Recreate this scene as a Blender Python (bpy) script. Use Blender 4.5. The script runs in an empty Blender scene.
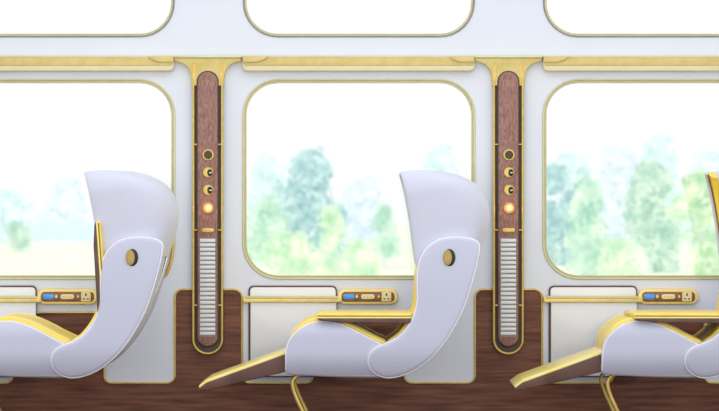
import bpy, bmesh, math, random
from mathutils import Vector, Matrix
random.seed(7)
PI = math.pi
# ------------------------------------------------------------------ scale
U = 0.0059            # metres per photo pixel on the wall plane (y = 0)
D = 18.5              # camera distance from the wall
Z0 = 219.5 * U        # camera height (floor is z = 0)
PITCH = 300 * U       # one bay
YN, YF = -0.992, -0.292   # near and far side of a seat
YC = (YN + YF) / 2
C = bpy.context.scene.collection

def sc(y): return U * (D + y) / D
def P(px, py, y=0.0):
    s = sc(y)
    return Vector(((px - 359.5) * s, y, Z0 + (205.5 - py) * s))
def Q(px, py, y=0.0):
    v = P(px, py, y); return (v.x, v.z)

# ------------------------------------------------------------------ materials
def lin(c):
    return tuple(((v/255)/12.92 if v/255 <= 0.04045 else (((v/255)+0.055)/1.055)**2.4) for v in c) + (1.0,)

def base_mat(name):
    m = bpy.data.materials.new(name); m.use_nodes = True
    nt = m.node_tree
    return m, nt, nt.nodes['Principled BSDF']

def noise_mix(nt, c1, c2, scale=(1,1,1), nscale=5, detail=4, lo=0.35, hi=0.65, coord='Object'):
    tc = nt.nodes.new('ShaderNodeTexCoord'); mp = nt.nodes.new('ShaderNodeMapping')
    mp.inputs['Scale'].default_value = scale
    nz = nt.nodes.new('ShaderNodeTexNoise'); nz.inputs['Scale'].default_value = nscale; nz.inputs['Detail'].default_value = detail
    cr = nt.nodes.new('ShaderNodeValToRGB')
    cr.color_ramp.elements[0].position = lo; cr.color_ramp.elements[0].color = lin(c1)
    cr.color_ramp.elements[1].position = hi; cr.color_ramp.elements[1].color = lin(c2)
    nt.links.new(tc.outputs[coord], mp.inputs['Vector']); nt.links.new(mp.outputs['Vector'], nz.inputs['Vector'])
    nt.links.new(nz.outputs['Fac'], cr.inputs['Fac'])
    return cr, nz, mp

def mat(name, c1, c2=None, rough=0.5, metal=0.0, scale=(1,1,1), nscale=6, detail=4, lo=0.35, hi=0.65,
        bump=0.0, coat=0.0, emit=None, emit_s=0.0, sheen=0.0, spec=None):
    m, nt, b = base_mat(name)
    c2 = c2 or c1
    cr, nz, mp = noise_mix(nt, c1, c2, scale, nscale, detail, lo, hi)
    nt.links.new(cr.outputs['Color'], b.inputs['Base Color'])
    b.inputs['Roughness'].default_value = rough; b.inputs['Metallic'].default_value = metal
    b.inputs['Coat Weight'].default_value = coat
    b.inputs['Sheen Weight'].default_value = sheen
    if spec is not None: b.inputs['Specular IOR Level'].default_value = spec
    if bump:
        bp = nt.nodes.new('ShaderNodeBump'); bp.inputs['Strength'].default_value = bump; bp.inputs['Distance'].default_value = 0.002
        nt.links.new(nz.outputs['Fac'], bp.inputs['Height']); nt.links.new(bp.outputs['Normal'], b.inputs['Normal'])
    if emit:
        b.inputs['Emission Color'].default_value = lin(emit); b.inputs['Emission Strength'].default_value = emit_s
    return m

def fabric_mat(name, c1, c2, pitch=0.0135, strength=0.35, rough=0.7, rot=0.0):
    """woven upholstery: fine crossing ribs"""
    m, nt, b = base_mat(name)
    tc = nt.nodes.new('ShaderNodeTexCoord'); mp = nt.nodes.new('ShaderNodeMapping'); mp.inputs['Rotation'].default_value = (0, rot, 0)
    nt.links.new(tc.outputs['Object'], mp.inputs['Vector'])
    ws = []
    for d in ('X', 'Z'):
        w = nt.nodes.new('ShaderNodeTexWave'); w.wave_type = 'BANDS'; w.bands_direction = d
        w.inputs['Scale'].default_value = 0.314 / pitch; w.inputs['Distortion'].default_value = 0.4
        nt.links.new(mp.outputs['Vector'], w.inputs['Vector']); ws.append(w)
    mx = nt.nodes.new('ShaderNodeMath'); mx.operation = 'MULTIPLY'
    nt.links.new(ws[0].outputs['Fac'], mx.inputs[0]); nt.links.new(ws[1].outputs['Fac'], mx.inputs[1])
    cr = nt.nodes.new('ShaderNodeValToRGB')
    cr.color_ramp.elements[0].position = 0.0; cr.color_ramp.elements[0].color = lin(c1)
    cr.color_ramp.elements[1].position = 0.7; cr.color_ramp.elements[1].color = lin(c2)
    nt.links.new(mx.outputs[0], cr.inputs['Fac']); nt.links.new(cr.outputs['Color'], b.inputs['Base Color'])
    bp = nt.nodes.new('ShaderNodeBump'); bp.inputs['Strength'].default_value = strength; bp.inputs['Distance'].default_value = 0.001
    nt.links.new(mx.outputs[0], bp.inputs['Height']); nt.links.new(bp.outputs['Normal'], b.inputs['Normal'])
    b.inputs['Roughness'].default_value = rough; b.inputs['Sheen Weight'].default_value = 0.25
    return m

def glass_mat(name):
    m = bpy.data.materials.new(name); m.use_nodes = True; nt = m.node_tree
    nt.nodes.remove(nt.nodes['Principled BSDF']); out = nt.nodes['Material Output']
    t = nt.nodes.new('ShaderNodeBsdfTransparent'); g = nt.nodes.new('ShaderNodeBsdfGlossy'); mx = nt.nodes.new('ShaderNodeMixShader')
    t.inputs['Color'].default_value = (0.985, 0.995, 0.99, 1); g.inputs['Roughness'].default_value = 0.02
    mx.inputs['Fac'].default_value = 0.035
    nt.links.new(t.outputs[0], mx.inputs[1]); nt.links.new(g.outputs[0], mx.inputs[2]); nt.links.new(mx.outputs[0], out.inputs['Surface'])
    return m

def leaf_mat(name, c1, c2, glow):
    """outdoor material with bright haze painted in as pale colour and emission"""
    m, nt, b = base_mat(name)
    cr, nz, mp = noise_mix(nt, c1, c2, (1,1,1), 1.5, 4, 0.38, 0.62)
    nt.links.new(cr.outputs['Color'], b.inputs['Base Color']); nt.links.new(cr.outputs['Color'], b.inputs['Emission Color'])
    b.inputs['Emission Strength'].default_value = glow; b.inputs['Roughness'].default_value = 0.9  # emission stands in for light scattered by the haze
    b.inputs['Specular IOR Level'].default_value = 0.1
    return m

M = {}
M['wall']   = mat('white_wall_panel', (221,228,242), (226,232,244), rough=0.38, nscale=2)
M['panel']  = mat('white_lower_panel', (206,213,217), (212,218,223), rough=0.4, nscale=2)
M['table']  = mat('white_table_leaf', (234,237,240), (240,242,244), rough=0.18, coat=0.3, nscale=1.5)
M['wood']   = mat('walnut_veneer', (86,50,38), (138,90,70), rough=0.45, scale=(0.7,4,9), nscale=5, detail=8, lo=0.3, hi=0.72, bump=0.1, spec=0.25)
M['floorw'] = mat('walnut_floor', (70,45,36), (104,72,58), rough=0.35, scale=(0.8,8,4), nscale=5, detail=8, lo=0.3, hi=0.7)
M['pwood']  = mat('rose_walnut_strip', (120,80,70), (168,124,114), rough=0.45, scale=(16,4,5), nscale=6, detail=8, lo=0.3, hi=0.7, bump=0.1)
M['cwood']  = mat('console_walnut', (128,80,46), (158,106,66), rough=0.4, scale=(3,4,14), nscale=6, detail=6)
M['gold']   = mat('brushed_gold', (204,174,88), (218,192,110), rough=0.34, metal=0.45, scale=(2,2,2), nscale=12)
M['hgold']  = mat('satin_pale_gold', (206,186,112), (216,198,130), rough=0.45, metal=0.2, scale=(2,2,2), nscale=8)
M['rail']   = mat('champagne_rail', (208,196,146), (216,204,158), rough=0.4, metal=0.2, scale=(1,3,3), nscale=6)
M['railpale'] = mat('cream_rail_casing', (220,212,172), (228,220,184), rough=0.45, metal=0.1, scale=(1,3,3), nscale=6)
M['pgold']  = mat('pale_brushed_gold', (238,214,122), (246,226,146), rough=0.36, metal=0.2, scale=(2,2,2), nscale=10)
M['oldgold'] = mat('old_gold_button', (166,138,72), (180,152,88), rough=0.4, metal=0.3, nscale=12)
M['ngold']  = mat('faded_gold_number', (170,134,106), (178,142,112), rough=0.5, nscale=12)
M['copper'] = mat('copper_light_ring', (196,140,92), (210,156,108), rough=0.4, metal=0.4, nscale=9)
M['wframe'] = mat('champagne_window_trim', (200,198,154), (210,208,166), rough=0.3, metal=0.5, nscale=5)
M['gasket'] = mat('grey_window_gasket', (132,134,126), (148,150,142), rough=0.5, nscale=9)
M['dark']   = mat('dark_recess', (62,48,36), (78,62,46), rough=0.5, nscale=9)
M['black']  = mat('black_hole', (18,17,16), (28,26,24), rough=0.5, nscale=30)
M['slat']   = mat('silver_slat', (226,232,240), (234,239,245), rough=0.35, metal=0.1, nscale=9)
M['gap']    = mat('grille_gap_grey', (150,142,138), (164,156,152), rough=0.6, nscale=20)  # grey-brown backing between the slats
M['shell']  = fabric_mat('lavender_white_upholstery', (196,200,223), (206,209,230), pitch=0.0115, strength=0.12)
M['hood']   = fabric_mat('white_headrest_leather', (208,212,232), (213,217,236), pitch=0.0115, strength=0.04, rough=0.5)
M['edge_highlight'] = mat('white_edge_highlight', (240,240,248), (246,246,252), rough=0.5, nscale=30)  # white for the painted bevel highlights of the seat panels
M['pan']    = mat('greyed_underside', (170,165,172), (182,177,184), rough=0.6, nscale=8)
M['yellow'] = mat('yellow_leather', (246,214,78), (252,228,110), rough=0.42, nscale=7, detail=3, bump=0.25, coat=0.15)
M['pale']   = mat('pale_yellow_leather', (250,230,128), (253,240,160), rough=0.4, nscale=9, detail=3, bump=0.2, coat=0.15)
M['brown']  = mat('brown_leather_edge', (88,58,50), (106,74,64), rough=0.5, nscale=8)
M['seam']   = mat('dark_seam', (120,92,30), (140,108,40), rough=0.6, nscale=20)
M['screen'] = mat('blue_screen', (46,134,214), (70,158,232), rough=0.2, nscale=60, emit=(50,140,220), emit_s=0.35)
M['ivory']  = mat('ivory_plate', (240,226,166), (248,236,184), rough=0.4, nscale=20)
M['lamp']   = mat('warm_lamp_lens', (250,196,130), (255,210,150), rough=0.2, nscale=40, emit=(255,170,90), emit_s=0.35)
M['silver'] = mat('polished_silver', (212,216,222), (226,230,234), rough=0.2, metal=0.8, nscale=9)
M['glass']  = glass_mat('clear_glass')

# ------------------------------------------------------------------ mesh helpers
def finish(bm, m, angle=40):
    me = bpy.data.meshes.new('m')
    bmesh.ops.remove_doubles(bm, verts=bm.verts, dist=1e-6)
    bmesh.ops.recalc_face_normals(bm, faces=bm.faces)
    bm.to_mesh(me); bm.free()
    for p in me.polygons: p.use_smooth = True
    me.set_sharp_from_angle(angle=math.radians(angle))
    me.materials.append(m)
    return me

def link(name, me, parent=None, origin=None):
    """link a mesh built in scene coordinates; re-origin it, keep it in place under its parent"""
    me.name = name
    if origin is None:
        xs = [v.co for v in me.vertices]
        lo = Vector([min(c[i] for c in xs) for i in range(3)]); hi = Vector([max(c[i] for c in xs) for i in range(3)])
        origin = (lo + hi) / 2
    origin = Vector(origin)
    me.transform(Matrix.Translation(-origin))
    o = bpy.data.objects.new(name, me); C.objects.link(o)
    if parent is not None:
        o.parent = parent; o.location = origin - world_loc(parent)
    else:
        o.location = origin
    return o

def world_loc(o):
    v = Vector(o.location)
    while o.parent: o = o.parent; v = v + Vector(o.location)
    return v

def thing(name, loc, label, cat, group=None):
    o = bpy.data.objects.new(name, None); C.objects.link(o); o.location = loc; o.empty_display_size = 0.1
    o['label'] = label; o['category'] = cat
    if group: o['group'] = group
    return o
def structure(o): o['kind'] = 'structure'; return o

def catmull(pts, n=8, closed=True):
    out = []; N = len(pts)
    rng = range(N) if closed else range(N - 1)
    for i in rng:
        g = (lambda k: pts[k % N]) if closed else (lambda k: pts[min(max(k, 0), N - 1)])
        p0, p1, p2, p3 = g(i-1), g(i), g(i+1), g(i+2)
        for k in range(n):
            t = k / n
            out.append(tuple(0.5*((2*p1[j]) + (-p0[j]+p2[j])*t + (2*p0[j]-5*p1[j]+4*p2[j]-p3[j])*t*t + (-p0[j]+3*p1[j]-3*p2[j]+p3[j])*t**3) for j in range(len(p1))))
    if not closed: out.append(tuple(pts[-1]))
    return out

def rounded(pts, radii, n=7, closed=True):
    """polygon with rounded corners"""
    N = len(pts)
    if not hasattr(radii, '__len__'): radii = [radii]*N
    out = []
    for i in range(N):
        p = Vector(pts[i]); r = radii[i]
        if (not closed and i in (0, N-1)) or r <= 0: out.append(tuple(p)); continue
        a = Vector(pts[i-1]) - p; b = Vector(pts[(i+1) % N]) - p
        la, lb = a.length, b.length; a /= la; b /= lb
        ang = a.angle(b)
        if abs(ang - PI) < 1e-3: out.append(tuple(p)); continue
        d = min(r / math.tan(ang/2), la*0.499, lb*0.499); r2 = d*math.tan(ang/2)
        c = p + (a+b).normalized() * (r2/math.sin(ang/2))
        s = p + a*d - c; e = p + b*d - c
        a0 = math.atan2(s.y, s.x); da = math.atan2(e.y, e.x) - a0
        while da > PI: da -= 2*PI
        while da < -PI: da += 2*PI
        for k in range(n+1):
            t = a0 + da*k/n; out.append((c.x + r2*math.cos(t), c.y + r2*math.sin(t)))
    return out

def rrect(x0, y0, x1, y1, r, n=8): return rounded([(x0,y0),(x1,y0),(x1,y1),(x0,y1)], r, n)
def ellipse(cx, cy, rx, ry, n=24): return [(cx+rx*math.cos(2*PI*k/n), cy+ry*math.sin(2*PI*k/n)) for k in range(n)]
def px(pts, y): return [Q(a, b, y) for a, b in pts]

def area(p): return 0.5*sum(p[i][0]*p[(i+1)%len(p)][1]-p[(i+1)%len(p)][0]*p[i][1] for i in range(len(p)))
def inset(p, d):
    """move every vertex of a counter-clockwise polygon inward by d"""
    N = len(p); out = []
    for i in range(N):
        a = Vector(p[i-1]); b = Vector(p[i]); c = Vector(p[(i+1) % N])
        e1 = b-a; e2 = c-b
        if e1.length < 1e-9 or e2.length < 1e-9: out.append(tuple(b)); continue
        n1 = Vector((-e1.y, e1.x)).normalized(); n2 = Vector((-e2.y, e2.x)).normalized()
        m = n1+n2
        if m.length < 1e-6: out.append(tuple(b)); continue
        m.normalize(); k = d/max(m.dot(n1), 0.5)
        out.append((b.x+m.x*k, b.y+m.y*k))
    return out

def add_slab(bm, poly, y0, y1, r=0.0, seg=4, both=True, bulge=0.0):
    """prism of an (x, z) outline between depths y0 (front) and y1 (back), long edges rounded by r"""
    p = list(poly)
    q = [p[0]]
    for v in p[1:]:
        if (Vector(v)-Vector(q[-1])).length > 1e-5: q.append(v)
    if (Vector(q[0])-Vector(q[-1])).length < 1e-5: q.pop()
    p = q
    if area(p) < 0: p.reverse()
    loops = []
    if r > 0:
        for k in range(seg+1):
            t = PI/2*k/seg; loops.append((r*(1-math.sin(t)), y0 + r*(1-math.cos(t))))
    else: loops.append((0, y0))
    if r > 0 and both:
        for k in range(seg+1):
            t = PI/2*(1-k/seg); loops.append((r*(1-math.sin(t)), y1 - r*(1-math.cos(t))))
    else: loops.append((0, y1))
    rings = []
    for d, y in loops:
        pp = inset(p, d) if d > 1e-9 else p
        rings.append([bm.verts.new((x, y, z)) for x, z in pp])
    N = len(p)
    for a, b in zip(rings, rings[1:]):
        for i in range(N): bm.faces.new((a[i], a[(i+1) % N], b[(i+1) % N], b[i]))
    for ring, y in ((rings[0], y0), (rings[-1], y1)):
        bm.faces.new(ring)

def slab(poly, y0, y1, m, r=0.0, seg=4, both=True, angle=40, bend=None, cuts=0):
    bm = bmesh.new(); add_slab(bm, poly, y0, y1, r, seg, both)
    if bend:
        # cut into strips both ways, then push every vertex in depth so the face is softly curved
        for ax in (2, 0):
            lo = min(p[ax//2] for p in poly); hi = max(p[ax//2] for p in poly)
            for k in range(1, cuts):
                co = [0, 0, 0]; no = [0, 0, 0]; co[ax] = lo+(hi-lo)*k/cuts; no[ax] = 1
                bmesh.ops.bisect_plane(bm, geom=bm.verts[:]+bm.edges[:]+bm.faces[:], plane_co=co, plane_no=no, dist=1e-5)
        for v in bm.verts: v.co.y += bend(v.co.x, v.co.z)
    return finish(bm, m, angle)

def slabs(lst, m, angle=40):
    bm = bmesh.new()
    for a in lst: add_slab(bm, *a)
    # no merge across pieces
    me = bpy.data.meshes.new('m'); bmesh.ops.recalc_face_normals(bm, faces=bm.faces); bm.to_mesh(me); bm.free()
    for p in me.polygons: p.use_smooth = True
    me.set_sharp_from_angle(angle=math.radians(angle)); me.materials.append(m); return me

def ring_slab(outer, inner, y0, y1, m, angle=40):
    """frame between two outlines with the same number of points"""
    bm = bmesh.new(); N = len(outer)
    L = [[bm.verts.new((x, y, z)) for x, z in poly] for poly, y in ((outer,y0),(inner,y0),(inner,y1),(outer,y1))]
    for a, b in ((0,1),(1,2),(2,3),(3,0)):
        for i in range(N): bm.faces.new((L[a][i], L[a][(i+1)%N], L[b][(i+1)%N], L[b][i]))
    return finish(bm, m, angle)

def tube(pts, r, m, cyclic=False, res=4, ry=None):
    cu = bpy.data.curves.new('t', 'CURVE'); cu.dimensions = '3D'; cu.bevel_depth = r; cu.bevel_resolution = res; cu.use_fill_caps = True
    sp = cu.splines.new('POLY'); sp.points.add(len(pts)-1)
    for q, p in zip(sp.points, pts): q.co = (*p, 1)
    sp.use_cyclic_u = cyclic
    return curve_mesh(cu, m)

def curve_mesh(cu, m, angle=50):
    o = bpy.data.objects.new('t', cu); C.objects.link(o)
    dg = bpy.context.evaluated_depsgraph_get(); dg.update()
    me = bpy.data.meshes.new_from_object(o.evaluated_get(dg))
    bpy.data.objects.remove(o); bpy.data.curves.remove(cu)
    me.materials.clear(); me.materials.append(m)
    for p in me.polygons: p.use_smooth = True
    me.set_sharp_from_angle(angle=math.radians(angle))
    return me

def holed_plate(outer, holes, y0, y1, m):
    """flat plate with holes: filled 2-D curve, extruded"""
    cu = bpy.data.curves.new('t', 'CURVE'); cu.dimensions = '2D'; cu.fill_mode = 'BOTH'; cu.extrude = abs(y1-y0)/2
    for poly in [outer]+holes:
        sp = cu.splines.new('POLY'); sp.points.add(len(poly)-1); sp.use_cyclic_u = True
        for q, p in zip(sp.points, poly): q.co = (p[0], p[1], 0, 1)
    me = curve_mesh(cu, m, 30)
    me.transform(Matrix.Translation((0, (y0+y1)/2, 0)) @ Matrix.Rotation(PI/2, 4, 'X'))
    return me

def text_mesh(s, size, cx, cz, y, m):
    cu = bpy.data.curves.new('t', 'FONT'); cu.body = s; cu.size = size; cu.align_x = 'CENTER'; cu.align_y = 'CENTER'; cu.extrude = 0.0008
    o = bpy.data.objects.new('t', cu); C.objects.link(o)
    dg = bpy.context.evaluated_depsgraph_get(); dg.update()
    me = bpy.data.meshes.new_from_object(o.evaluated_get(dg)); bpy.data.objects.remove(o)
    me.materials.clear(); me.materials.append(m)
    me.transform(Matrix.Translation((cx, y, cz)) @ Matrix.Rotation(PI/2, 4, 'X'))
    return me

def copy_tree(o, parent=None):
    c = o.copy(); C.objects.link(c)
    if parent is not None: c.parent = parent
    for ch in list(o.children): copy_tree(ch, c)
    return c

# ------------------------------------------------------------------ the setting
BAYS = (-1, 0, 1)
XL, XR = -150, 870                      # wall extent in wall pixels
wall_outer = px([(XL,440),(XR,440),(XR,-200),(XL,-200)], 0)
low = [px(rrect(243.2+300*b, 79.8, 474.4+300*b, 278.6, 35), 0) for b in BAYS]
upp = [px(rrect(243.6+300*b, -160, 474+300*b, 36.6, 34), 0) for b in BAYS]
w = structure(link('wall_back', holed_plate(wall_outer, low+upp, 0.0, 0.07, M['wall'])))

# walnut dado whose top edge steps around the white lower panels
top = []
for b in (-1, 0, 1, 2):
    o = 300*b
    if b > -1: top += [((313-300+o, 383), 7), ((313-300+o, 312.5), 4), ((404.5-300+o, 312.5), 4), ((404.5-300+o, 383), 7)]
    top += [((175+o, 383), 8), ((175+o, 289.5), 8), ((242+o, 289.5), 8), ((242+o, 383), 8)]
pts = [(XL, 383)] + [a for a, r in top] + [(XR, 383)]; rad = [0] + [r for a, r in top] + [0]
edge = rounded(px(pts, 0), [r*U for r in rad], 7, closed=False)
dado = px([(XL, 424.9)], 0) + edge + px([(XR, 424.9)], 0)
tr = structure(link('trim_1', slab(dado, -0.004, -0.0005, M['wood'], 0)))
eg = link('gold_edging', tube([(x, -0.006, z) for x, z in edge], 0.0064, M['gold'], False, 3), tr)
floor = structure(link('floor', slab([(P(XL,0).x, -0.05), (P(XR,0).x, -0.05), (P(XR,0).x, 0.0), (P(XL,0).x, 0.0)], -3.2, 0.07, M['floorw'])))

def window(k, poly, kk, tag):
    root = structure(bpy.data.objects.new('window_%d' % k, None)); C.objects.link(root)
    x0, x1 = min(p[0] for p in poly), max(p[0] for p in poly); z0, z1 = min(p[1] for p in poly), max(p[1] for p in poly)
    root.location = ((x0+x1)/2, 0, z0)
    p = list(poly)
    if area(p) < 0: p.reverse()
    lowr = tag == 'low'
    link('reveal', ring_slab(inset(p, -0.3*U), inset(p, 1.0*U), -0.001, 0.06, M['wframe' if lowr else 'gasket']), root)
    link('window_frame', tube([(x, -0.003, z) for x, z in inset(p, 0.0)], (0.95 if lowr else 0.75)*U, M['wframe' if lowr else 'gasket'], True, 3), root)
    link('inner_frame', ring_slab(inset(p, 0.8*U), inset(p, 2.6*U), 0.004, 0.05, M['railpale']), root)
    link('gasket', tube([(x, 0.002, z) for x, z in inset(p, 2.7*U)], (0.75 if lowr else 0.5)*U, M['wframe' if lowr else 'railpale'], True, 3), root)
    link('pane', slab(inset(p, 2.4*U), 0.028, 0.032, M['glass']), root)
    return root
for i in range(3):
    window(i+1, low[i], i, 'low'); window(i+4, upp[i], i, 'up')

# ------------------------------------------------------------------ rails over the windows
def rail(b, label):
    o = 300*b; cx = 358.5+o
    t = thing('blind_rail', P(cx, 72.5), label, 'rail', 'pale gold rails over the windows')
    # rounded casing: front outline with rounded lower corners, soft bulge
    body = rounded([(242.5+o,57.2),(474.5+o,57.2),(474.5+o,72),(242.5+o,72)], [0.5,0.5,5,5], 6)
    link('casing', slab(px(body, 0), -0.05, 0.0, M['railpale'], 0.012, 6, False), t)
    link('top_lip', slab(px(rrect(242.5+o,56.2,474.5+o,58.6,0.6,2), 0), -0.053, 0.0, M['rail'], 0.003, 2), t)
    link('shading_band', slab(px(rrect(244+o,58.0,473+o,66.4,1.0,4), 0), -0.0525, -0.03, M['hgold'], 0.006, 4, False), t)  # darker band on the pale casing paints the rail's shading gradient
    for s in (-1, 1):
        f = lambda x: cx + s*(x-358.5)
        w_ = [(f(474), 57.0), (f(449), 57.0), (f(452), 60), (f(459), 62.6), (f(474), 62.8)]
        link('end_bracket', slab(px(w_, 0), -0.066, -0.002, M['hgold'], 0.004, 3), t)
    return t
rail(-1, 'pale gold rail above the large window behind the left seat')
rail(0, 'pale gold rail above the middle window, between the two wooden service columns')
rail(1, 'pale gold rail above the right-hand window, right of the second service column')

# ------------------------------------------------------------------ service columns
def column(cx, label, number):
    t = thing('service_column', P(cx, 355), label, 'control column', 'walnut service columns between the windows')
    f = lambda pts: px([(cx+a, b) for a, b in pts], 0)
    # T-shaped gold head with flared shoulders
    half = catmull([(33.5,61.5),(27,63.2),(21.5,66.5),(18,71.5),(16.6,78),(16.2,86)], 5, False)
    head = [(-33.5,56.6),(33.5,56.6)] + half + [(-a, b) for a, b in reversed(half)]
    link('head_bracket', slab(f(head), -0.046, -0.001, M['hgold'], 0.006, 3), t)
    link('head_lip', slab(f(rrect(-34,56.0,34,58.2,0.6,2)), -0.058, -0.001, M['wframe'], 0.003, 2), t)
    for s in (-1, 1):
        link('flute', slab(f(rounded([(s*11,64),(s*15.4,62.5),(s*15.4,84),(s*12.5,84)], 0.8, 3)), -0.0475, -0.04, M['gold'], 0.002, 2), t)
    # dark recess, gold U frame
    rec = rounded([(-15,80),(15,80),(15,354),(-15,354)], [1,1,14.9,14.9], 10)
    link('recess', slab(f(rec), -0.032, -0.001, M['dark'], 0.0), t)
    upts = [(-14.3,74)] + rounded([(-14.3,80),(-14.3,353.3),(14.3,353.3),(14.3,80)], [0,14.2,14.2,0], 12, closed=False) + [(14.3,74)]
    link('gold_frame', tube([(x, -0.04, z) for x, z in f(upts)], 0.0072, M['gold'], res=4), t)
    # wood strip with round ends on a dark edge
    link('strip_edge', slab(f(rrect(-11.2,71,11.2,347,11.1,10)), -0.048, -0.03, M['dark'], 0.003, 2), t)
    link('wood_strip', slab(f(rrect(-9.9,72.3,9.9,345.6,9.8,10)), -0.054, -0.04, M['pwood'], 0.003, 3), t)
    yf = -0.054
    nm = P(cx, 84.2)
    link('number', text_mesh(number, 0.052, nm.x, nm.z, yf-0.0008, M['ngold']), t)
    for py in (144.5, 230, 305):
        for s in (-1, 1):
            link('tick', slab(f(rrect(min(s*10.4,s*14.4), py-0.6, max(s*10.4,s*14.4), py+0.6, 0.4, 2)), -0.05, -0.03, M['gold'], 0.0015, 2), t)
    # loudspeaker
    sp = link('speaker', slab(f(ellipse(0.6,155,5.7,5.7)), yf-0.008, yf+0.002, M['gold'], 0.003, 3), t)
    link('speaker_mesh', slab(f(ellipse(0.6,155,4.3,4.3)), yf-0.0095, yf, M['dark'], 0.002, 3), sp)
    # two swivelling air nozzles
    for py in (172.5, 190):
        nz = link('air_nozzle', slab(f(ellipse(0.6,py,5.3,5.3)), yf-0.012, yf+0.002, M['gold'], 0.005, 4), t)
        link('nozzle_hole', slab(f(ellipse(2.4,py+0.3,2.7,3.6)), yf-0.0135, yf, M['black'], 0.001, 2), nz)
        link('nozzle_vane', slab(f(rrect(1.6,py-0.2,4.6,py+0.9,0.4,2)), yf-0.0155, yf-0.01, M['ivory'], 0.001, 2), nz)
    # reading light
    lm = link('reading_light', slab(f(ellipse(0.6,208,5.8,5.8)), yf-0.010, yf+0.002, M['copper'], 0.004, 3), t)
    link('lens', slab(f(ellipse(0.9,208,3.6,3.6)), yf-0.014, yf, M['lamp'], 0.004, 3), lm)
    link('plate', slab(f(rrect(-6,228,6.5,232.2,2.0,5)), yf-0.006, yf+0.002, M['gold'], 0.002, 3), t)
    # ventilation grille
    g = link('grille', slab(f(rrect(-8,237.8,8,336.2,0.8,2)), yf-0.001, yf+0.004, M['gap'], 0.0), t)
    n = 22
    for k in range(n):
        y0 = 239.0 + k*97.0/n
        link('slat', slab(f(rrect(-7.6,y0,7.6,y0+2.9,0.4,2)), yf-0.006, yf, M['slat'], 0.0015, 2), g)
    return t
column(208, 'tall walnut and gold service column with grille, left of the middle window', '17A')
column(508, 'tall walnut and gold service column with grille, right of the middle seat', '18A')

# ------------------------------------------------------------------ folding tables
def table(b, label):
    o = 300*b
    t = thing('folding_table', P(293+o, 377), label, 'table', 'white fold-down tables under the windows')
    link('wood_back', slab(px(rounded([(248.5+o,285.5),(337+o,285.5),(337+o,377),(248.5+o,377)], [5,5,1,1], 6), 0), -0.014, -0.0008, M['brown'], 0.002, 2), t)
    link('top_plate', slab(px(rounded([(250.2+o,287.2),(335.8+o,287.2),(335.8+o,297),(250.2+o,297)], [4,4,0.5,0.5], 6), 0), -0.022, -0.012, M['table'], 0.003, 3), t)
    link('leaf', slab(px(rrect(250.6+o,301.4,336.6+o,375.8,0.8,3), 0), -0.034, -0.013, M['table'], 0.004, 3), t)
    link('hinge_bar', slab(px(rrect(243.2+o,296.2,342+o,302.4,1.0,3), 0), -0.052, -0.008, M['pgold'], 0.006, 4, False), t)
    link('lit_bar_strip', slab(px(rrect(245+o,295.8,338+o,298.8,0.6,2), 0), -0.0535, -0.02, M['rail'], 0.004, 3), t)  # paler strip paints the lit upper half of the hinge bar
    return t
table(-1, 'white folded wall table with gold hinge bar, cut off by the left picture edge')
table(0, 'white folded wall table with gold hinge bar, behind the footrest of the middle seat')
table(1, 'white folded wall table with gold hinge bar, behind the footrest of the right seat')

# ------------------------------------------------------------------ control consoles
def console(b, label):
    o = 300*b; f = lambda pts: px([(a+o, c) for a, c in pts], 0)
    t = thing('control_console', P(367.5+o, 304.5), label, 'control panel', 'gold rimmed control panels under the windows')
    link('rim', slab(f(rrect(337.8,288.8,397.4,304.3,6.5,8)), -0.03, -0.004, M['pgold'], 0.006, 4, False), t)
    link('wood_face', slab(f(rrect(341.4,291.6,394.6,301.6,4.0,7)), -0.0325, -0.02, M['cwood'], 0.001, 2), t)
    y = -0.0325
    link('screen', slab(f(rrect(343.6,293.9,354.2,298.7,1.2,4)), y-0.002, y+0.002, M['screen'], 0.001, 2), t)
    link('button', slab(f(ellipse(356.8,296.4,1.3,1.9,16)), y-0.005, y+0.002, M['ivory'], 0.002, 3), t)
    link('selector_plate', slab(f(rrect(361.0,294.0,374.6,299.0,2.3,6)), y-0.005, y+0.002, M['ivory'], 0.002, 3), t)
    for k in range(3):
        link('selector_mark', slab(f(rrect(363.6+3.2*k,296.0,365.4+3.2*k,297.0,0.3,2)), y-0.0058, y-0.003, M['gold'], 0.0), t)
    link('indicator', slab(f(ellipse(378.6,296.4,0.9,1.6,14)), y-0.005, y+0.002, M['ivory'], 0.002, 3), t)
    s = link('socket', slab(f(rrect(381.6,291.9,391.2,301.2,1.0,4)), y-0.004, y+0.002, M['ivory'], 0.0015, 2), t)
    for a, c, w_, h_ in ((386.4,294.4,1.4,2.6),(384.4,298.7,1.8,1.2),(388.4,298.7,1.8,1.2)):
        link('socket_hole', slab(f(rrect(a-w_/2,c-h_/2,a+w_/2,c+h_/2,0.3,2)), y-0.0048, y-0.002, M['black'], 0.0), s)
    return t
console(-1, 'walnut control panel with blue screen and socket, behind the left seat')
console(0, 'walnut control panel with blue screen and socket, above the lowered tray of the middle seat')
console(1, 'walnut control panel with blue screen and socket, above the lowered tray of the right seat')

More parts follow.
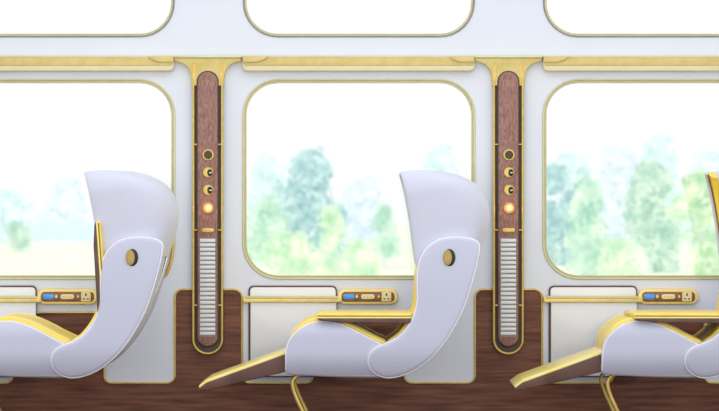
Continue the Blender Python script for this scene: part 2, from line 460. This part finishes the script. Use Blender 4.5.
# ------------------------------------------------------------------ seats
def tint(o, s): o['label'] = s; return o
def make_seat():
    S = lambda pts: px(pts, YN)
    root = thing('train_seat', (P(380, 0, YN).x, YC, 0), '', 'seat', 'white shell lounge seats with yellow padding')
    # --- base side panels
    base_o = catmull([(285.2,372.5),(285,362),(285.3,350),(289,339.5),(298,329.5),(311,322.6),(326,321),(341,324),(356,330.5),(370,338),(384,345),(398,352),
                      (404,362),(398,373),(385,378),(360,378.3),(330,377.6),(304,376.3),(290,375.2)], 6)
    for y0, y1, ye in ((YN, YN+0.06, YN+0.004), (YF-0.06, YF, YF-0.056)):
        sg = 1 if y0 < YC else -1
        p = link('base_side_panel', slab(S(base_o), y0, y1, M['shell'], 0.011, 4, angle=60, cuts=14,
                 bend=lambda x, z, sg=sg: sg*(0.07*max((P(0,352,YN).z - z)/0.15, 0)**2 + 0.05*max((z - P(0,336,YN).z)/0.1, 0)**2)), root)
        e = inset(list(reversed(S(base_o))) if area(S(base_o)) < 0 else S(base_o), 0.005)
        bb = lambda z: sg*(0.07*max((P(0,352,YN).z - z)/0.15, 0)**2 + 0.05*max((z - P(0,336,YN).z)/0.1, 0)**2)
        link('edge_highlight', tube([(x, (y0+0.004 if sg > 0 else y1-0.004)+bb(z), z) for x, z in e if z > P(0,371,YN).z], 0.0045, M['edge_highlight'], False, 2), p)  # white tube paints the bright highlight along the base panel edge
    pan = rounded([(291,352),(398,352),(398,376),(380,377.0),(330,376.2),(291,374.4)], 3, 4)
    link('base_pan', slab(S(pan), YN+0.055, YF-0.055, M['pan'], 0), root)
    cush = catmull([(288.5,356),(287.6,346),(291.4,334.8),(300.6,325),(313,319.4),(326,317.8),(341.6,320.6),(357,327),(371,334.4),(385,341),(400,350),(402,356),(380,360),(340,360),(300,360)], 6)
    cu = link('seat_cushion', slab(S(cush), YN+0.045, YF-0.045, M['yellow'], 0.012, 4, angle=60), root)
    tint(cu, 'yellow leather seat cushion')
    top_line = catmull([(287.7,345.8),(291.5,334.6),(300.7,324.8),(313,319.2),(326,317.6),(341.6,320.4),(357,326.8),(371,334.2),(385,340.8)], 6, False)
    for yy in (YN+0.09, YF-0.09):
        link('seam', tube([(x, yy, z) for x, z in S(top_line)], 0.004, M['pale'], res=2), cu)
    # --- backrest side panels (boomerang) with the recline button
    back_o = catmull([(367.2,361),(369.5,352),(377,345.6),(389,341),(399.5,334.5),(408.5,324),(414,312),(416.3,300),(416.2,286),(416.6,272),(419.3,259),(425.5,248),(436,240),(449,236.6),
                      (464,236.6),(475.5,239.4),(480.4,245.2),(479.4,256),(476,271),(471,289),(464.5,308),(456,325.5),(445,343),(431,359),(416,370.5),(401,377.2),(387,379.2),(376,375.5),(369.5,369)], 6)
    for y0, y1, ye in ((YN-0.018, YN+0.06, YN-0.016), (YF-0.06, YF+0.018, YF-0.058)):
        sg = 1 if y0 < YC else -1
        bend = lambda x, z, sg=sg: sg*(0.06*max((P(0,345,YN).z - z)/0.19, 0)**2 + 0.02*max((z - P(0,290,YN).z)/0.3, 0)**2)
        p = link('backrest_side_panel', slab(S(back_o), y0, y1, M['shell'], 0.024, 6, angle=60, cuts=16, bend=bend), root)
        e = inset(list(reversed(S(back_o))) if area(S(back_o)) < 0 else S(back_o), 0.006)
        link('edge_highlight', tube([(x, (y0+0.010 if sg > 0 else y1-0.010)+bend(x, z), z) for x, z in e], 0.0045, M['edge_highlight'], True, 2), p)  # painted highlight: white tube where the backrest bevel catches light
        if y0 < YC:
            rc = link('button_recess', slab(S(ellipse(449.4,257.5,5.9,8.6,32)), y0+0.002, y0+0.02, M['black'], 0.001, 2), p)  # black disc paints the shadow inside the button recess
            tint(link('recline_button', slab(S(ellipse(447.6,257.6,4.5,7.9,32)), y0-0.006, y0+0.015, M['oldgold'], 0.006, 4), p), 'oval gold button')
    # --- back panel between the side panels
    outer = catmull([(480,246),(479,256),(475.5,271),(470.5,289),(464,308),(455.5,325.5),(444.5,343),(430.5,359),(415.5,370.3),(400,377)], 5, False)
    d = 9
    inner = [(a-d*0.9, b-d*0.45) for a, b in outer]
    bp = link('back_panel', slab(S(outer + inner[::-1]), YN+0.05, YF-0.05, M['shell'], 0.008, 3, angle=60), root)
    # gold grab frame and silver magazine rail on the rear
    gh = catmull([(477,236),(481,240),(482.5,250),(480.5,264),(475.5,277),(469,282)], 5, False)
    tint(link('grab_rail', tube([tuple(P(a, b, YN)[i] if i != 1 else YF-0.02 for i in range(3)) for a, b in gh], 0.0105, M['gold'], res=3), bp), 'gold rail')
    st = catmull([(480.4,257),(477,270),(472.5,284),(467,298),(461,310)], 5, False)
    tint(link('rear_strap', tube([tuple(P(a, b, YN)[i] if i != 1 else YC for i in range(3)) for a, b in st], 0.010, M['silver'], res=3), bp), 'silver strap')
    # --- backrest cushion
    bc = catmull([(386,343),(397.5,333.5),(407.5,320.5),(413.6,306),(415.4,288),(416.4,272),(420,259),(428,251),(440,248),(466,250),(468,262),(464,285),(455,312),(440,336),(420,354),(398,360),(392,350)], 5)
    tint(link('backrest_cushion', slab(S(bc), YN+0.035, YF-0.035, M['yellow'], 0.016, 4, angle=60), root), 'yellow leather back cushion')
    # --- headrest hood: U-shaped shell, open to the front
    front = catmull([(417.5,276),(413.5,250),(410,222),(404.8,193),(399.2,172.2)], 8, False)
    backc = catmull([(479,258),(484.5,241),(488.6,226),(489.6,213),(487,200.5),(480,188.2),(468.5,180),(455,174.6),(441,171.4)], 8, False)
    def samp(c, t):
        k = t*(len(c)-1); i = min(int(k), len(c)-2); f = k-i
        return (c[i][0]*(1-f)+c[i+1][0]*f, c[i][1]*(1-f)+c[i+1][1]*f)
    def hood(H, fx, bx, t0, t1, expo, thick, m, name, parent, up=0.0):
        avals = [0, .06, .14, .24, .35, .46, .56, .65]
        avals += [math.sin(x)**(2/expo) for x in [math.asin(0.65**(expo/2)) + (PI/2-math.asin(0.65**(expo/2)))*k/12 for k in range(1, 13)]]
        cols = [(a, -1) for a in avals] + [(a, 1) for a in reversed(avals[:-1])]
        nt_ = 30; bm = bmesh.new(); grid = []
        for j in range(nt_+1):
            t = t0 + (t1-t0)*j/nt_; row = []
            F, B = samp(front, t), samp(backc, t)
            for a, s in cols:
                h = max(1-a**expo, 0)**(1/expo)
                x = F[0]+fx + (B[0]+bx-F[0]-fx)*a
                # top edge bows up a little between front corner and back
                z = F[1] + (B[1]-F[1])*a - 1.6*math.sin(PI*min(a*1.15, 1))*t + up
                hh = H*h*(0.87 + 0.13*min(t/0.72, 1) - 0.16*(max(t-0.7, 0)/0.3)**2.2 - 0.035*(max(0.14-a, 0)/0.14)**2)
                v = P(x, z-0.8, YC-hh); row.append(bm.verts.new((v.x, YC + s*hh, v.z)))
            grid.append(row)
        for r0, r1 in zip(grid, grid[1:]):
            for i in range(len(r0)-1): bm.faces.new((r0[i], r0[i+1], r1[i+1], r1[i]))
        me = bpy.data.meshes.new(name)
        bm.normal_update(); bm.to_mesh(me); bm.free()
        for p in me.polygons: p.use_smooth = True
        me.materials.append(m)
        o = link(name, me, parent)
        s_ = o.modifiers.new('thickness', 'SOLIDIFY'); s_.thickness = thick; s_.offset = -1; s_.use_rim = True
        b_ = o.modifiers.new('soft_edge', 'BEVEL'); b_.width = min(0.008, thick*0.4); b_.segments = 3; b_.limit_method = 'ANGLE'; b_.angle_limit = math.radians(50)
        return o
    hd = hood(0.350, 0, 0, 0, 1, 4.0, 0.022, M['hood'], 'headrest_hood', root)
    tint(hood(0.327, 2.9, -5.5, 0.02, 0.985, 4.0, 0.05, M['yellow'], 'headrest_lining', hd), 'yellow leather lining')
    for sgn in (-1, 1):
        pts_ = []
        for k in range(16):
            t = 0.16 + 0.8*k/15; F = samp(front, t)
            h_ = 0.306*(0.87 + 0.13*min(t/0.72, 1) - 0.16*(max(t-0.7, 0)/0.3)**2.2 - 0.035)
            v = P(F[0]+3.5, F[1]-0.8, YC-h_); pts_.append((v.x-0.001, YC+sgn*h_, v.z))
        link('seam', tube(pts_, 0.0042, M['seam'], res=2), hd)
    # --- swing-up padded tray (lowered): yellow pad on a brown base
    piv = P(410, 319, YN+0.1)
    yb0, yb1 = YN-0.012, YF-0.065
    ps = sc(yb0)
    bpoly = px(rounded([(315.8,318.2),(412,318.6),(412,323.5),(340,322.6),(320,320.4)], [1,1,1.5,3,1.2], 4), yb0)
    tb = link('lap_tray', slab(bpoly, yb0, yb1, M['brown'], 0.004, 3), root, origin=(piv.x, YC, piv.z))
    ppoly = px(rounded([(316.5,313.6),(412,313.6),(412,318.5),(316.8,318.3)], [2.2,1,1,1.5], 5), yb0)
    pd = link('tray_pad', slab(ppoly, yb0+0.004, yb1, M['yellow'], 0.008, 3), tb)
    tint(pd, 'yellow leather pad')
    link('seam', tube([P(318,316.0,yb0+0.003), P(411,316.2,yb0+0.003)], 0.003, M['seam'], res=2), tb)
    tint(link('edge_trim', slab(px(rrect(317.2,316.6,411.5,318.6,0.8,3), yb0), yb0-0.001, yb0+0.03, M['pale'], 0.004, 3), tb), 'pale yellow edge trim')
    # --- footrest
    fy0, fy1 = YN+0.065, YF-0.065
    fb = rounded([(199.5,386.8),(206,380.6),(287,351),(296,351),(296,369),(287,370.2),(206,390),(200.5,390)], [1.5,1,0,0,0,0,2,1.5], 4)
    # brown base wedge and yellow pad
    base_f = rounded([(198.8,388.4),(206.5,382.4),(290,352.4),(290,371),(206,390.6),(200.6,390.8)], [1.2,2,0,0,4,1.5], 4)
    pad_f = rounded([(198.0,386.2),(207.5,379.4),(290,349.6),(290,353.4),(207,383.4),(200.0,389.0)], [2.0,3,0,0,2,1.0], 4)
    fo = link('footrest', slab(px(base_f, fy0), fy0, fy1, M['brown'], 0.006, 3), root)
    fp = link('footrest_pad', slab(px(pad_f, fy0), fy0+0.002, fy1-0.002, M['pale'], 0.008, 4), fo)
    tint(fp, 'pale yellow leather pad')
    link('seam', tube([P(206,380.2,fy0+0.014), P(289,350.2,fy0+0.014)], 0.0035, M['yellow'], res=2), fo)
    for qx in (222, 240, 258, 276):
        qz = 379.4-(qx-207.5)*(29.8/82.5)+0.5
        link('seam', tube([P(qx,qz,fy0+0.02), P(qx,qz,fy1-0.02)], 0.0032, M['yellow'], res=2), fo)
    # --- bent tube legs running down to a floor runner
    for yy in (YN+0.11, YF-0.11):
        zf = 0.012
        q = [P(318,370,YN), P(308,372.6,YN), P(301,375.0,YN), P(295.5,378,YN), P(292.4,383,YN), P(292.6,389,YN), P(296,399,YN), P(300.5,409,YN), P(306,421,YN)]
        q = [(v.x, v.z) for v in q]
        q = catmull(q, 6, False)
        end = q[-1]
        q += catmull([end, (end[0]+0.04, zf+0.025), (end[0]+0.09, zf), (end[0]+0.3, zf), (end[0]+0.75, zf)], 6, False)[1:]
        link('leg', tube([(x, yy, z) for x, z in q], 0.0115, M['gold'], res=4), root)
    return root

mid = make_seat()
mid['label'] = 'white shell seat in the middle, tray lowered and footrest raised, before the central window'
def seat_copy(k, label):
    c = copy_tree(mid); c.location.x += k*PITCH; c['label'] = label; return c
left = seat_copy(-1, 'white shell seat at the left with its padded tray folded upright')
right = seat_copy(1, 'white shell seat at the right picture edge, yellow headrest lining showing, backrest mostly cut off')
for ch in left.children:
    if ch.name.startswith('lap_tray'):
        ch.rotation_euler = (0, math.radians(86), 0)
        ch.location.x += 0.045; ch.location.z += 0.025

# ------------------------------------------------------------------ outdoors
GZ = -1.2
gm = mat('pale_hazy_meadow', (222,232,206), (238,243,228), rough=0.95, nscale=0.12, detail=5, emit=(235,242,222), emit_s=0.2, spec=0.0)  # haze over the meadow is painted in: pale colour plus emission
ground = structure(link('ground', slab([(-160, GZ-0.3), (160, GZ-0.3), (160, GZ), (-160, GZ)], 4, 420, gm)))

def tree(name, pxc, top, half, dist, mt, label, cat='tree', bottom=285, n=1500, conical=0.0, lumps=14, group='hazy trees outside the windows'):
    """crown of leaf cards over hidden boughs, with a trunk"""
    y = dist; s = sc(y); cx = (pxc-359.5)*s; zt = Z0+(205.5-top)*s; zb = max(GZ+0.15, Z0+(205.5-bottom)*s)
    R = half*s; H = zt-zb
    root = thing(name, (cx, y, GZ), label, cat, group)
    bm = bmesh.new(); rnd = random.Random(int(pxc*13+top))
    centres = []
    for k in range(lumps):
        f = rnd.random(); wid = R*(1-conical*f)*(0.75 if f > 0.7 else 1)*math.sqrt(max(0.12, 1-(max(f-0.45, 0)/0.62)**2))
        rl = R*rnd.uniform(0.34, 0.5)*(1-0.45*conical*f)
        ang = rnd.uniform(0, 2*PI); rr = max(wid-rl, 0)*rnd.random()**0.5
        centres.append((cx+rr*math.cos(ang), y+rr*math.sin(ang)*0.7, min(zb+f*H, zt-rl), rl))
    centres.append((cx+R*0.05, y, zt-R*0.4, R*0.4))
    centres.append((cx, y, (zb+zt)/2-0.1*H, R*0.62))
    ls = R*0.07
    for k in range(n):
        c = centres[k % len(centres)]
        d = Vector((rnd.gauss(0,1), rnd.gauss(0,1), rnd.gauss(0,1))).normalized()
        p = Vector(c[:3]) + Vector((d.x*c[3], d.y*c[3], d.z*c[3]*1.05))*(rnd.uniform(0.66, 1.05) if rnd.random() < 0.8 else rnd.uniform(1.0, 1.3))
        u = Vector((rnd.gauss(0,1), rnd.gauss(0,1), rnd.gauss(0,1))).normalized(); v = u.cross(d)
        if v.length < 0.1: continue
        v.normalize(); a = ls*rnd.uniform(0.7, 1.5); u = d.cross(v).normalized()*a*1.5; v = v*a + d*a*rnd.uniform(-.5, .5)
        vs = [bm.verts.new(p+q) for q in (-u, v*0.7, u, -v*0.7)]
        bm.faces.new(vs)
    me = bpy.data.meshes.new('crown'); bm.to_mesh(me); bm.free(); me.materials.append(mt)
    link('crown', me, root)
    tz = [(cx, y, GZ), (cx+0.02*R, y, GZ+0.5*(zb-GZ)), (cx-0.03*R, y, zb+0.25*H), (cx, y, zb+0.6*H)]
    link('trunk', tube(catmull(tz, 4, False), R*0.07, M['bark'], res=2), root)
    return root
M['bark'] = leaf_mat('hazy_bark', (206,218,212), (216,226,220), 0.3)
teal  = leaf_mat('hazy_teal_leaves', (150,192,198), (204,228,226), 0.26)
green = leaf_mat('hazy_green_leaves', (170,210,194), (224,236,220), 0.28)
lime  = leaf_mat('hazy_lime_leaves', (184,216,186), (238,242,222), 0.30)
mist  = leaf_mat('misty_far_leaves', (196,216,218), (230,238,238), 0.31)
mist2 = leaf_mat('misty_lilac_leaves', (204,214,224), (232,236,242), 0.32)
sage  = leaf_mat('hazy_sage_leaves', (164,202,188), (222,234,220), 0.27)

# behind the left window
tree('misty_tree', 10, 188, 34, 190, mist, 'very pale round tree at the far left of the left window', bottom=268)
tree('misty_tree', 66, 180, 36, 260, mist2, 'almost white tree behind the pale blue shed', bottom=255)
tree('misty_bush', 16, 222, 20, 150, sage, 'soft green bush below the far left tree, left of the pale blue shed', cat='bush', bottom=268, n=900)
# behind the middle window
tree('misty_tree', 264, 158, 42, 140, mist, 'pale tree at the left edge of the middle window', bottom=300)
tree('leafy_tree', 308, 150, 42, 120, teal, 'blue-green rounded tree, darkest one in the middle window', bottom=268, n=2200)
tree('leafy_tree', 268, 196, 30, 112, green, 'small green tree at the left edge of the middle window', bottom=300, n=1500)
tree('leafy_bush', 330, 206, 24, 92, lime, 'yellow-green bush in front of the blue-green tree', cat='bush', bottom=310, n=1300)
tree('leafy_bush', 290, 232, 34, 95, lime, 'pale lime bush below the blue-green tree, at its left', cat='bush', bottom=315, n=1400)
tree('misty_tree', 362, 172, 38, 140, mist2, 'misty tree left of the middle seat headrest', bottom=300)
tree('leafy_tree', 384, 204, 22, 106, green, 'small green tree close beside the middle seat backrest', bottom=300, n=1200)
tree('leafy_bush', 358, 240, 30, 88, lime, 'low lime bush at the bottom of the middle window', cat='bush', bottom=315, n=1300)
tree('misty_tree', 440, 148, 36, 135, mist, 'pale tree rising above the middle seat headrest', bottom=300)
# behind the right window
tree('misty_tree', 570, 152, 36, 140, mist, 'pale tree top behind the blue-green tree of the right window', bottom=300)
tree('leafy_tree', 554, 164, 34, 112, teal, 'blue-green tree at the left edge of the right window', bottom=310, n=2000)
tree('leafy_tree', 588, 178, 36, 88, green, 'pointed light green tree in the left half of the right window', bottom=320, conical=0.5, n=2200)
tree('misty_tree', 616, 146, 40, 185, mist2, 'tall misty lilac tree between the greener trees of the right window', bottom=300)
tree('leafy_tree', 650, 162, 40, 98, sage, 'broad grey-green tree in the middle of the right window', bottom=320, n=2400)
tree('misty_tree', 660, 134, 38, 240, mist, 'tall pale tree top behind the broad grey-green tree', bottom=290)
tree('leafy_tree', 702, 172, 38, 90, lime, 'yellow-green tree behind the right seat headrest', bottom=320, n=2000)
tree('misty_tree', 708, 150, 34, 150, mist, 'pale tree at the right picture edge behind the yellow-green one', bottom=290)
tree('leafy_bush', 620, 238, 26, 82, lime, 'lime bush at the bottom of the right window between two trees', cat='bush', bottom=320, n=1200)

# long pale blue shed across the meadow
def shed():
    y = 200; s = sc(y)
    x0, x1 = (30-359.5)*s, (112-359.5)*s
    zt, ze = Z0+(205.5-225)*s, Z0+(205.5-238)*s
    root = thing('long_shed', ((x0+x1)/2, y, GZ), 'long low shed with pale blue roof beyond the left window', 'building')
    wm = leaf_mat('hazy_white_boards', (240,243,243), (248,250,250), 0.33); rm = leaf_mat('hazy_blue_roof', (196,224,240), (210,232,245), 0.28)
    zb = GZ
    link('wall', slab([(x0+.5, zb), (x1-.5, zb), (x1-.5, ze), (x0+.5, ze)], y, y+9, wm), root)
    bm = bmesh.new()
    prof = [(y-0.6, ze-0.1), (y+4.5, zt), (y+9.6, ze-0.1), (y+9.6, ze+0.15), (y+4.5, zt+0.25), (y-0.6, ze+0.15)]
    A = [bm.verts.new((x0, a, b)) for a, b in prof]; B = [bm.verts.new((x1, a, b)) for a, b in prof]
    bm.faces.new(A); bm.faces.new(B)
    for i in range(6): bm.faces.new((A[i], A[(i+1) % 6], B[(i+1) % 6], B[i]))
    link('roof', finish(bm, rm), root)
shed()

# ------------------------------------------------------------------ light
wd = bpy.data.worlds.new('hazy_sky'); bpy.context.scene.world = wd; wd.use_nodes = True
nt = wd.node_tree; bg = nt.nodes['Background']
tc = nt.nodes.new('ShaderNodeTexCoord'); sx = nt.nodes.new('ShaderNodeSeparateXYZ'); cr = nt.nodes.new('ShaderNodeValToRGB')
mr = nt.nodes.new('ShaderNodeMapRange'); mr.inputs['From Min'].default_value = -0.5; mr.inputs['From Max'].default_value = 0.1
cr.color_ramp.elements[0].position = 0.0; cr.color_ramp.elements[0].color = (0.40, 0.36, 0.35, 1)
cr.color_ramp.elements[1].position = 0.75; cr.color_ramp.elements[1].color = (1.0, 1.0, 1.0, 1)
nt.links.new(tc.outputs['Generated'], sx.inputs[0]); nt.links.new(sx.outputs['Z'], mr.inputs['Value'])
nt.links.new(mr.outputs['Result'], cr.inputs['Fac']); nt.links.new(cr.outputs['Color'], bg.inputs['Color'])
bg.inputs['Strength'].default_value = 1.02

def area_light(name, loc, target, size, sizey, power, col):
    l = bpy.data.lights.new(name, 'AREA'); l.shape = 'RECTANGLE'; l.size = size; l.size_y = sizey; l.energy = power; l.color = col
    o = bpy.data.objects.new(name, l); C.objects.link(o); o.location = loc
    o.rotation_euler = (Vector(target)-Vector(loc)).to_track_quat('-Z', 'Y').to_euler(); return o
area_light('overhead_fill', (0, -3.0, 4.6), (0, -0.4, 1.0), 6, 1.6, 30, (1, 0.98, 0.96))  # added overhead fill for brighter seat tops, stands for no visible lamp
area_light('front_fill', (0, -8.0, 1.7), (0, 0, 1.3), 8, 3, 110, (1, 0.99, 0.97))  # added fill from an unseen source in front, brightens wall and seats
for cx in (208, 508):
    v = P(cx, 208)
    l = bpy.data.lights.new('reading_glow', 'POINT'); l.energy = 0.12; l.color = (1, 0.7, 0.4); l.shadow_soft_size = 0.02
    o = bpy.data.objects.new('reading_glow', l); C.objects.link(o); o.location = (v.x, -0.12, v.z)

# ------------------------------------------------------------------ camera
cam = bpy.data.cameras.new('camera'); co = bpy.data.objects.new('camera', cam); C.objects.link(co)
co.location = (0, -D, Z0); co.rotation_euler = (PI/2, 0, 0)
cam.sensor_width = 36; cam.lens = 36 * (D/U) / 719
cam.clip_end = 1000; cam.clip_start = 0.5
cam.dof.use_dof = True; cam.dof.focus_distance = D + YN + 0.5; cam.dof.aperture_fstop = 5.0
bpy.context.scene.camera = co
vs = bpy.context.scene.view_settings; vs.view_transform = 'Standard'; vs.look = 'None'; vs.exposure = 0; vs.gamma = 1
